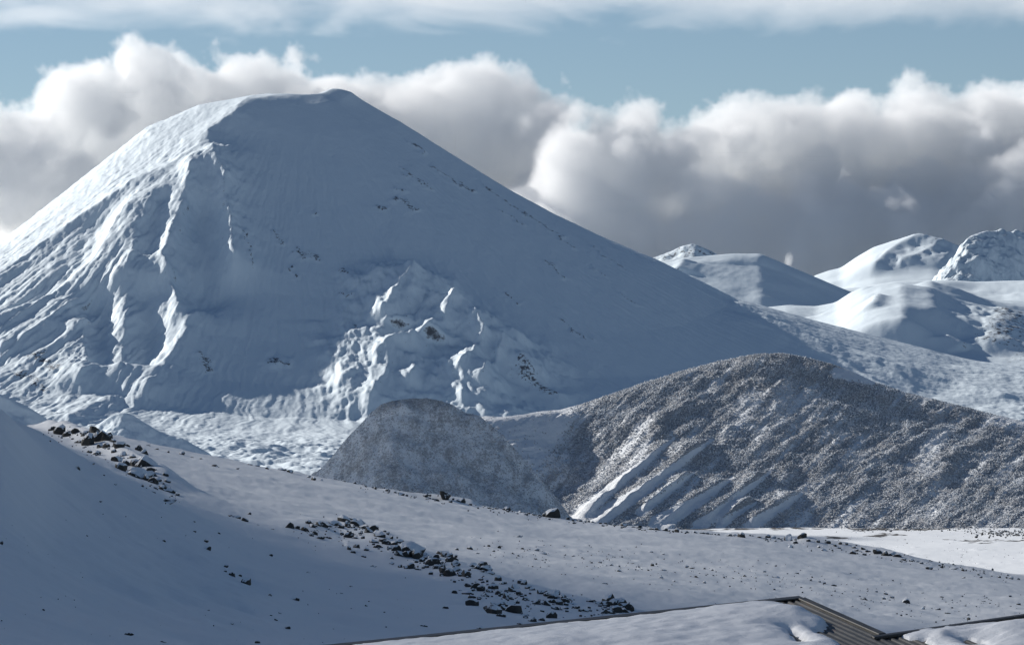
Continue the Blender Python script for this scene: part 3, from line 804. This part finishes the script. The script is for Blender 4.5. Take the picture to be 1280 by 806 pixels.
rocks([(76,543,15,None,'snow topped dark rock at the upper left end of the rocky outcrop'), (66,538,9), (95,541,9), (112,556,19,None,'broad dark rock face in the upper middle of the snowy outcrop'),
       (129,551,18,'t','tall dark rock beside the broad rock face in the snowy outcrop'), (118,541,13), (106,545,10), (136,546,9), (149,560,12,'t'), (154,570,10), (147,577,11), (151,587,12,'t','upright dark rock in the centre of the snowy outcrop'), (143,566,7),
       (173,563,10), (180,568,9), (184,583,20,'t','largest black rock near the lower end of the snowy outcrop'), (174,597,20,None,'wide black rock below the largest rock of the snowy outcrop'), (165,590,9), (190,595,10), (192,604,12), (201,609,8), (207,597,7), (214,616,13,'f','flat dark rock at the lower right tip of the snowy outcrop'), (121,569,8), (112,566,6), (126,560,8), (84,546,9), (88,540,7,'f'), (101,553,8), (119,552,11), (123,546,9,'t'), (133,560,9), (141,553,8), (157,557,9,'f'), (158,582,9), (166,572,8), (179,577,12), (188,590,11), (170,583,12,'t'), (183,600,10), (197,602,9), (205,613,9), (210,604,7), (221,620,8,'f')],
      'dark snow capped rock in the outcrop on the left slope edge', 'rocks of the outcrop on the left slope', 1.3)
rocks([(209,628,26,'f','long thin dark slab lying on the slope just below the outcrop'), (97,586,8,None,'small dark rock alone on the smooth slope left of the outcrop'), (116,580,9,'f'), (125,628,8,'f','small flat rock on the smooth slope below the outcrop'), (130,594,4), (178,607,5), (193,615,6,'f'), (144,606,6,'f'), (243,652,5,'f'),
       (2,680,7,None,'small dark rock at the left edge of the picture on smooth snow'), (109,670,3), (205,677,5), (260,687,8), (258,677,7), (243,665,5), (274,667,4), (283,709,6), (282,714,4), (291,720,10,None,'pointed dark rock just left of the blocky boulder on the lower slope'),
       (309,729,12,'t','blocky dark boulder standing alone on the lower left slope'), (301,720,5), (338,745,5), (290,645,9,'f'), (297,647,8), (306,651,10), (322,656,6,'f'), (340,661,7,'f'), (312,643,6), (339,695,5), (385,715,7,'f'), (369,749,16,'f','long flat dark rock on the slope below the rock band'),
       (360,785,8,None,'small dark rock near the bottom of the slope left of the roof'), (345,775,5), (339,769,4), (350,766,4), (290,779,7,'f'), (261,763,4), (55,762,4), (161,793,13,'f','flat dark rock near the bottom left of the picture'), (205,802,10,'f'), (322,803,8), (529,782,11,'f','low dark rock just above the roof edge'), (483,784,3), (458,757,4), (480,765,5,'f'), (440,733,6,'f'), (427,741,5,'f')],
      'small dark rock on the smooth shaded left slope', 'rocks scattered on the left slope')
band = [(362,660,9,'t'),(372,661,6),(380,664,6),(387,655,7),(391,659,7),(397,657,10),(404,658,9),(409,657,10,'f'),(416,656,8),(422,657,10),(430,652,11,'t'),(426,660,7),(434,658,8),(438,653,9),(444,655,8),(450,659,13,'t'),(456,661,8),(461,665,10),(467,666,9),(471,668,9),(475,671,11),(467,678,8),(478,677,8),(437,672,10),(446,684,8),(436,687,6),(442,691,5),(400,674,8,'f'),(409,672,8,'f'),(394,668,6),(384,664,5),(472,684,7),(484,681,9),(493,681,9),(500,679,9),(506,680,8),
 (512,685,13,'t','tall jagged dark rock at the middle of the rock band'),(516,691,17,None,'largest black rock in the middle of the rock band'),(521,699,15),(508,696,11),(500,695,10),(496,688,9),(489,686,7),(528,702,8),(533,696,7),(538,699,7),(545,698,7),(552,693,9),(559,696,11),(565,702,12),(570,707,9),(541,706,11,'t'),(549,711,11),(554,716,8),(561,720,11,'t'),(553,720,6),(571,714,9),(577,719,8),(583,720,12),(590,708,9),(596,711,8),(603,709,10),(607,713,13),(613,717,9),(585,733,7),(594,735,9),(586,742,11),(601,738,8),(590,747,8),(590,756,12),
 (622,725,9),(628,730,8),(617,736,10),(611,740,7),(624,743,8),(607,745,8),(599,747,5),(634,748,11),(629,755,9),(638,757,10),(641,765,15,None,'big dark rock at the foot of the lower rock field'),(630,762,9),(616,766,16,None,'wide dark rock at the lower left of the rock field'),(627,770,8),(609,761,8),(620,757,9),(644,735,9),(648,743,8),(639,739,8),(655,730,9),(660,735,7),(652,729,7),(665,737,6),(657,750,7),(671,755,7),(678,742,9),(683,745,8),(690,747,9),(695,743,9),(702,748,10),(706,753,8),(699,756,8),(690,753,8),(683,756,8),(694,762,8),(706,760,7),(714,750,5),(690,772,10),(677,775,7),(666,776,8),(657,772,6),(650,780,5),
 (725,764,6),(731,764,9,'f'),(721,760,5),(742,752,10,'f'),(748,755,6),(757,757,9),(762,754,12,'t'),(768,756,10),(775,757,11),(780,760,9),(785,762,10,'t'),(778,765,9),(770,765,10),(762,766,9),(755,766,8),(600,785,6),(557,760,5),(568,741,5),(514,710,7),(508,711,5),(522,713,7,'f'),(500,709,6),(490,706,4),(489,698,5),(467,708,6,'f'),(455,696,5),(458,689,5)]
rocks(band, 'black jagged lava rock in the dense rock band across the slope', 'lava rocks of the band across the slope', 1.45)
rocks([(692,641,20,'t','large lone dark boulder standing on the skyline of the slope'),(682,643,9),(556,622,15,None,'snow topped dark boulder on the slope crest below the dark hill'),(546,626,8),(563,628,7),(578,629,9,'t'),(573,627,6),(588,632,5),(533,622,6),(501,619,9),(494,616,5),(469,611,6),(484,614,5),(443,604,6),(456,607,4),(430,599,4),(611,635,7,'f'),(620,636,5),(634,638,8),(650,640,6),(668,643,5),(710,648,6),(724,650,7),(736,652,5),(741,653,5),(756,652,5),(767,655,6),(780,652,8),(792,656,5),(799,655,8),(812,658,5),(822,657,8),(832,660,6),(846,664,8),(858,664,5),(869,663,5),
  (228,568,8),(240,572,5,'f'),(252,574,5,'f'),(270,583,10,'f'),(296,586,9,'f'),(312,581,8,'f'),(322,583,7,'f'),(352,588,8),(363,591,9),(356,587,5),(334,586,5),(392,600,9),(386,597,5),(402,601,5),(186,557,6,'f'),(196,562,7,'f'),(211,566,5)],
      'small dark rock along the crest of the shaded slope', 'rocks along the slope crest')
rocks([(649,671,10,'f','low dark rock alone on the open slope below the lone boulder'),(679,693,12,'f','dark flat topped rock in the middle of the open slope'),(671,688,6),(587,687,8,None,'small rounded dark rock above the rock band'),(571,688,5),(597,692,6,'f'),(669,698,5,'f'),(624,685,5),(617,689,4),(611,683,4),(653,687,4),(641,692,4),(648,695,4),(706,694,4),(717,695,5,'f'),(719,709,5,'f'),(739,704,4),(757,707,5,'f'),(774,714,6),(750,703,5),(765,706,4),(815,707,6),(830,713,7,'f'),(757,729,8,'f'),(790,704,6,'f'),(813,690,8,'f'),(828,693,7,'f'),(810,713,4),(826,722,5),(842,727,5),
  (864,710,9,'f'),(858,709,6),(880,711,5),(890,713,4),(971,722,9,'f'),(996,717,7,'f'),(905,722,5),(930,720,6),(944,722,5),(880,728,5),(870,722,5),(955,715,4),(1013,726,5),(1030,729,5),(1042,732,6),(1024,728,4),(1079,749,9,None,'dark rounded rock on the open slope above the bare roof corner'),(1132,753,10,None,'broad dark rock on the right slope above the second roof'),(1115,747,7),(1107,743,6),(1104,749,5),(1095,740,4),(1153,761,6),(1172,762,9,'f'),(1183,766,9,'f'),(1176,746,6,'f'),(1152,741,5,'f'),(1178,775,5),(1210,774,5),(1209,768,4),(1229,752,6,'f'),(1245,758,7,'f'),(1272,755,5),(1262,746,5)],
      'small dark stone on the open shaded slope', 'stones scattered on the open slope')
rocks([(926,671,11,None,'dark rock left of the two big boulders on the right crest'),(919,668,6),(912,665,6),(950,672,7,'f'),(960,670,6),(986,673,16,'t','bigger left boulder of the pair on the right crest'),(1002,672,15,None,'snow capped right boulder of the pair on the right crest'),(975,672,9,'f'),(966,673,7),(994,679,6),(988,684,8),(1010,677,6),(1022,678,6),(1023,684,7),(1035,680,7),(1030,688,6),(1043,683,6),(1050,681,5),(1058,683,6),(1065,692,9,'t'),(1066,685,6),(1078,688,5),(1084,690,6),(1096,692,12),(1106,694,12,None,'largest dark rock in the row stepping down the right crest'),(1115,695,11),(1122,698,9),(1129,700,8),(1139,701,7),(1147,702,5),(1151,704,6),(1161,712,8),(1177,709,5),(1191,711,13,'f','low wide dark rock near the end of the right crest'),(1203,714,5),(1204,722,5),(1222,718,4),(1248,722,5),(1263,723,7),(1272,724,5)],
      'dark rock in the broken row along the right crest', 'rocks of the right crest')
# stones too small to pick apart: real little stones joined
def stones(name, n, gen, label, smin=1.2, smax=3.0, hits=fg_hits):
    pp = [gen() for _ in range(n)]
    X, Y, Z = hits(pp)
    bm = bmesh.new(); bmesh.ops.create_icosphere(bm, subdivisions=1, radius=1); b0 = np.array([v.co[:] for v in bm.verts]); f0 = [[v.index for v in f.verts] for f in bm.faces]; bm.free()
    vs, fs = [], []
    for k in range(n):
        w_ = (smin + (smax - smin) * rng.random() ** 2) * Y[k] / F * .5
        v = b0 * (w_ * rng.uniform(.6, 1.3, 3)) + b0[:, [1, 2, 0]] * w_ * rng.uniform(-.3, .3, 3) + (X[k], Y[k], Z[k] + w_ * .3)
        fs += [[i + len(vs) for i in f] for f in f0]; vs += v.tolist()
    return tag(mesh_obj(name, vs, fs, M_rock), label, None, None, 'stuff')
def along(pts, sp_, sq=1.0):
    P_ = np.array(pts, float); L = np.hypot(*(P_[1:] - P_[:-1]).T); cl = np.concatenate([[0], np.cumsum(L)])
    def f():
        q = rng.random() * cl[-1]; return (np.interp(q, cl, P_[:, 0]) + rng.normal(0, sp_), np.interp(q, cl, P_[:, 1]) + rng.normal(0, sp_ * sq))
    return f
stones('small_stones', 330, along([(375,662),(440,662),(480,676),(520,700),(560,712),(600,728),(640,750),(700,756),(780,764)], 9, .8), 'small stones among the dense rock band', 1.8, 6)
stones('small_stones', 330, along([(440,604),(560,627),(700,650),(830,662),(910,666),(1000,677),(1100,695),(1270,722)], 9, .3), 'small stones along the slope crest', 1.2, 4)
stones('small_stones', 420, along([(600,686),(720,698),(840,712),(960,722),(1080,742),(1180,758),(1275,765)], 16, .75), 'small stones sprinkled over the open slope', 1.0, 2.8)
stones('small_stones', 110, along([(60,540),(120,560),(180,590),(215,618)], 8, .8), 'small stones around the left outcrop', 1.5, 4)
stones('small_stones', 70, lambda: (rng.uniform(0, 520), 640 + rng.uniform(0, 165)), 'few tiny stones on the left slope', .8, 2.2)
def plain_hits(pp):
    pp = np.array(pp); Y = -70.3 / ((HOR - pp[:, 1]) / F); return (pp[:, 0] - 640) / F * Y, Y, np.full(len(pp), -70.3)
stones('small_stones', 260, along([(1060,664),(1120,660),(1180,661),(1280,666)], 14, .16), 'distant dark stones on the sunlit plain', .8, 3.2, plain_hits)
stones('small_stones', 120, along([(1220,668),(1250,665),(1285,667)], 9, .25), 'patch of dark stones at the right of the sunlit plain', 1.5, 4, plain_hits)
stones('small_stones', 200, along([(940,675),(1080,680),(1280,695)], 30, .3), 'specks of stone over the sunlit plain', .6, 1.6, plain_hits)

# ================================================================== STEAM
M_steam = cloud_mat('steam', .012)
nt = M_steam.node_tree; t = NT(nt); tc = t.n('ShaderNodeTexCoord')
gr = t.n('ShaderNodeVectorMath', operation='LENGTH'); t.l(tc.outputs['Object'], gr.inputs[0])
dn_ = t.math('MULTIPLY', t.ramp(t.math('ADD', gr.outputs['Value'], t.math('MULTIPLY', t.noise(tc.outputs['Object'], 1.6, 4), 1.0)), 1.35, .75), .03)
t.l(dn_, [n for n in nt.nodes if n.type == 'PRINCIPLED_VOLUME'][0].inputs['Density'])
bm = bmesh.new(); bmesh.ops.create_icosphere(bm, subdivisions=3, radius=1.3); me = bpy.data.meshes.new('steam_plume'); bm.to_mesh(me); bm.free(); me.materials.append(M_steam)
o = bpy.data.objects.new('steam_plume', me); COL.objects.link(o); o.location = at(986, 326, 10000); o.scale = (17, 17, 28); o.rotation_euler = (0, .25, 0)
tag(o, 'small white wisp of steam rising behind the shaded round hill', 'steam')

# ================================================================== LODGE ROOFS in front
M_metal, t, p = new_mat('weathered_roof_metal')
tc = t.n('ShaderNodeNewGeometry'); n1 = t.noise(tc.outputs['Position'], 2.2, 6, .65); n2 = t.noise(tc.outputs['Position'], 14, 4, .6)
t.l(t.mix(t.ramp(t.math('ADD', n1, t.math('MULTIPLY', n2, .3)), .5, .85), (.030, .030, .028), (.075, .072, .065)), p.inputs['Base Color'])
p.inputs['Roughness'].default_value = .55; p.inputs['Metallic'].default_value = .0
n3 = t.noise(tc.outputs['Position'], 1.1, 5, .7)
t.l(t.mix(t.ramp(t.math('ADD', n3, t.math('MULTIPLY', n2, .35)), .74, .92), p.inputs['Base Color'].links[0].from_socket, (.10, .05, .028)), p.inputs['Base Color'])
M_flash, t, p = new_mat('flashing_paint')
tc = t.n('ShaderNodeNewGeometry'); n1 = t.noise(tc.outputs['Position'], 3, 5, .6)
t.l(t.mix(n1, (.030, .032, .034), (.065, .06, .055)), p.inputs['Base Color']); p.inputs['Roughness'].default_value = .5
M_wood, t, p = new_mat('dark_wall_boards')
tc = t.n('ShaderNodeNewGeometry'); n1 = t.noise(tc.outputs['Position'], 4, 5, .6)
t.l(t.mix(n1, (.05, .035, .025), (.10, .07, .05)), p.inputs['Base Color'])
M_rsnow, t, p = new_mat('roof_snow')
tc = t.n('ShaderNodeNewGeometry')
n1 = t.noise(tc.outputs['Position'], 1.2, 4, .6)
t.l(t.mix(n1, (.80, .82, .85), (.86, .87, .89)), p.inputs['Base Color']); p.inputs['Roughness'].default_value = .6
bn = t.n('ShaderNodeBump'); bn.inputs['Strength'].default_value = .5; bn.inputs['Distance'].default_value = .03
t.l(t.noise(tc.outputs['Position'], 9, 8, .75), bn.inputs['Height']); t.l(bn.outputs[0], p.inputs['Normal'])
P0 = np.array([4.08, 58.0, -2.356])
EH = np.array([-.953, -.302]); DH = np.array([.302, -.953])
def mk_plane(P, se, sd):
    E_ = np.array([EH[0], EH[1], se]); D_ = np.array([DH[0], DH[1], sd]); N_ = np.cross(E_, D_); N_ = N_ / np.linalg.norm(N_); N_ = N_ * np.sign(N_[2])
    return P, E_, D_, N_
PA = mk_plane(P0, -.084, -.125)
P2_ = np.array(at(1101, 797, 55.0)); PB = mk_plane(P2_, -.118, -.125)
def w3(pl, a, b, h=0):
    a = np.asarray(a, float)[..., None]; b = np.asarray(b, float)[..., None]; h = np.asarray(h, float)[..., None]
    return pl[0] + pl[1] * a + pl[2] * b + pl[3] * h
def px2ab(pl, px, py):
    r = np.array([(px - 640) / F, 1, (HOR - py) / F]); k = pl[0] @ pl[3] / (r @ pl[3]); q = r * k - pl[0]
    M = np.stack([pl[1], pl[2]], 1); return np.linalg.lstsq(M, q, rcond=None)[0]
lodge = bpy.data.objects.new('ski_lodge', None); COL.objects.link(lodge)
tag(lodge, 'lodge with snow covered corrugated metal roofs at the bottom of the picture', 'building')
def corr(name, pl, a0, a1, b0, b1, period=.11, amp=.010):
    a = np.arange(a0, a1, period / 8); h = amp * np.sign(np.cos(a / period * 2 * np.pi)) * np.abs(np.cos(a / period * 2 * np.pi)) ** .6
    b = np.array([b0, (b0 + b1) / 2, b1]); A, B = np.meshgrid(a, b); Hh = np.broadcast_to(h, A.shape)
    v = w3(pl, A, B, Hh)
    o = grid_mesh(name, v[..., 0], v[..., 1], v[..., 2], M_metal, None, False); o.parent = lodge
    md = o.modifiers.new('thickness', 'SOLIDIFY'); md.thickness = .004
    return o
def bar(name, pl, a0, a1, b0, b1, h0, h1, mat):
    v = [w3(pl, a, b, h) for h in (h0, h1) for a, b in ((a0, b0), (a1, b0), (a1, b1), (a0, b1))]
    f = [(0, 1, 2, 3), (4, 7, 6, 5), (0, 4, 5, 1), (1, 5, 6, 2), (2, 6, 7, 3), (3, 7, 4, 0)]
    o = mesh_obj(name, v, f, mat, lodge)
    md = o.modifiers.new('edge', 'BEVEL'); md.width = min(.012, abs(h1 - h0) * .3); md.segments = 2
    return o
corr('roof_sheet', PA, 0.03, 17, 0.02, 9)['label'] = 'left corrugated roof sheet, mostly under snow'
corr('roof_sheet', PB, -9, -0.06, 0.04, 7)['label'] = 'right corrugated roof sheet, mostly under snow'
bar('ridge_cap', PA, -.02, 17, -.10, .07, .012, .032, M_flash)
bar('verge_flashing', PA, -.05, .06, .07, 3.0, -.06, .035, M_metal)
bar('fascia', PA, -.02, 17, -.12, -.102, -.22, .028, M_flash)
bar('ridge_cap', PB, -9, .12, -.06, .05, .0, .045, M_flash)
bar('fascia', PB, -9, .12, -.085, -.062, -.2, .040, M_flash)
# walls under the roofs, down to the slope
def wall_box(pl, a0, a1, b0, b1, drop):
    top = [w3(pl, a, b, -.07) for a, b in ((a0, b0), (a1, b0), (a1, b1), (a0, b1))]
    v = top + [np.array([q[0], q[1], -12.5]) for q in top]
    return mesh_obj('wall', v, [(3, 2, 1, 0), (0, 1, 5, 4), (1, 2, 6, 5), (2, 3, 7, 6), (3, 0, 4, 7)], M_wood, lodge)
wall_box(PA, .15, 16.5, .2, 8.8, 9); wall_box(PB, -8.8, -.15, .25, 6.8, 9)
def inside(A, B, poly):
    c_ = np.zeros(A.shape, bool); n_ = len(poly)
    for i in range(n_):
        x1, y1 = poly[i]; x2, y2 = poly[(i + 1) % n_]
        m = ((y1 > B) != (y2 > B)); xi = (x2 - x1) * (B - y1) / ((y2 - y1) if abs(y2 - y1) > 1e-9 else 1e-9) + x1
        c_ ^= m & (A < xi)
    return c_
def snow(pl, outline, holes, a0, a1, b0, b1, step, thick, mounds, label):
    A, B = np.meshgrid(np.arange(a0, a1, step), np.arange(b0, b1, step))
    wob = .05 * fbm(A * 2.2, B * 2.2, 4, 150)
    d = np.full(A.shape, 9.0); poly = [tuple(q) for q in outline]
    dd, _ = pdist(A, B, poly + [poly[0]]); d = np.where(inside(A, B, poly), np.abs(dd), -np.abs(dd))
    for h in holes:
        hd_, _ = pdist(A, B, list(h) + [h[0]]); hh = np.where(inside(A, B, h), np.abs(hd_), -np.abs(hd_)); d = np.minimum(d, -hh)
    d = d + wob
    th = thick * np.sqrt(np.clip(d / .45, 0, 1) * (2 - np.clip(d / .45, 0, 1))) * (.30 + .70 * sstep(0, 1.7, B - .08))
    th = th * (1 + .25 * fbm(A * .8, B * .8, 3, 151)) + .012 * fbm(A * 4, B * 4, 3, 152) * (d > .05)
    for (a_, b_), hh, rr_ in mounds: th = th + hh * np.exp(-((A - a_) ** 2 + (B - b_) ** 2) / rr_ ** 2) * np.clip(d / .3, 0, 1)
    th = np.where(d > 0, np.maximum(th, .004), -.06)
    v = w3(pl, A, B, .018 + th)
    keep = d > -.08
    nr, nc = A.shape; ids = -np.ones(A.size, int); k = keep.ravel(); ids[k] = np.arange(k.sum())
    i = np.arange((nr - 1) * (nc - 1)); r = i // (nc - 1); c_ = i % (nc - 1); q = r * nc + c_
    F4 = np.stack([ids[q], ids[q + nc], ids[q + nc + 1], ids[q + 1]], 1); F4 = F4[(F4 >= 0).all(1)]
    if pl[3][2] > 0 and np.cross(v[0, 1] - v[0, 0], v[1, 0] - v[0, 0])[2] > 0: F4 = F4[:, ::-1]
    o = mesh_obj('snow_blanket', v.reshape(-1, 3)[k], F4.tolist(), M_rsnow, lodge, True)
    o['label'] = label
    return o
ab = lambda pl, L: [tuple(px2ab(pl, *q)) for q in L]
edge = ab(PA, [(948, 754), (966, 753), (978, 755), (990, 761), (1010, 770), (1027, 777), (1033, 784), (1024, 789), (1014, 789), (1024, 795), (1036, 801), (1050, 809), (1062, 818)])
outA = [(17, .10), ] + edge + [(edge[-1][0] - .2, 7), (2, 8.5), (17, 8.5)]
outA.insert(1, (edge[0][0] + 2.0, .085))
holeA = ab(PA, [(981, 790), (988, 790), (998, 797), (1010, 808), (1000, 808), (990, 800)])
snow(PA, outA, [holeA], -.3, 17, 0, 8.6, .05, .14, [(tuple(px2ab(PA, 930, 770)), .06, .9), (tuple(px2ab(PA, 1000, 775)), .05, .35)], 'thick sparkling snow on the left roof')
eB = ab(PB, [(1280, 777), (1210, 781), (1160, 787), (1134, 791), (1126, 795), (1140, 799), (1156, 800), (1158, 806), (1170, 812)])
outB = [(-9, eB[0][1])] + eB + [(eB[-1][0], 6.5), (-9, 6.5)]
holeB = ab(PB, [(1196, 800), (1210, 799), (1226, 803), (1240, 812), (1215, 812)])
snow(PB, outB, [holeB], -9, .3, 0, 6.6, .04, .12, [(tuple(px2ab(PB, 1166, 799)), .07, .3), (tuple(px2ab(PB, 1265, 792)), .10, .5), (tuple(px2ab(PB, 1225, 788)), -.04, .3)], 'lumpy snow on the right roof')
#@@NEXT
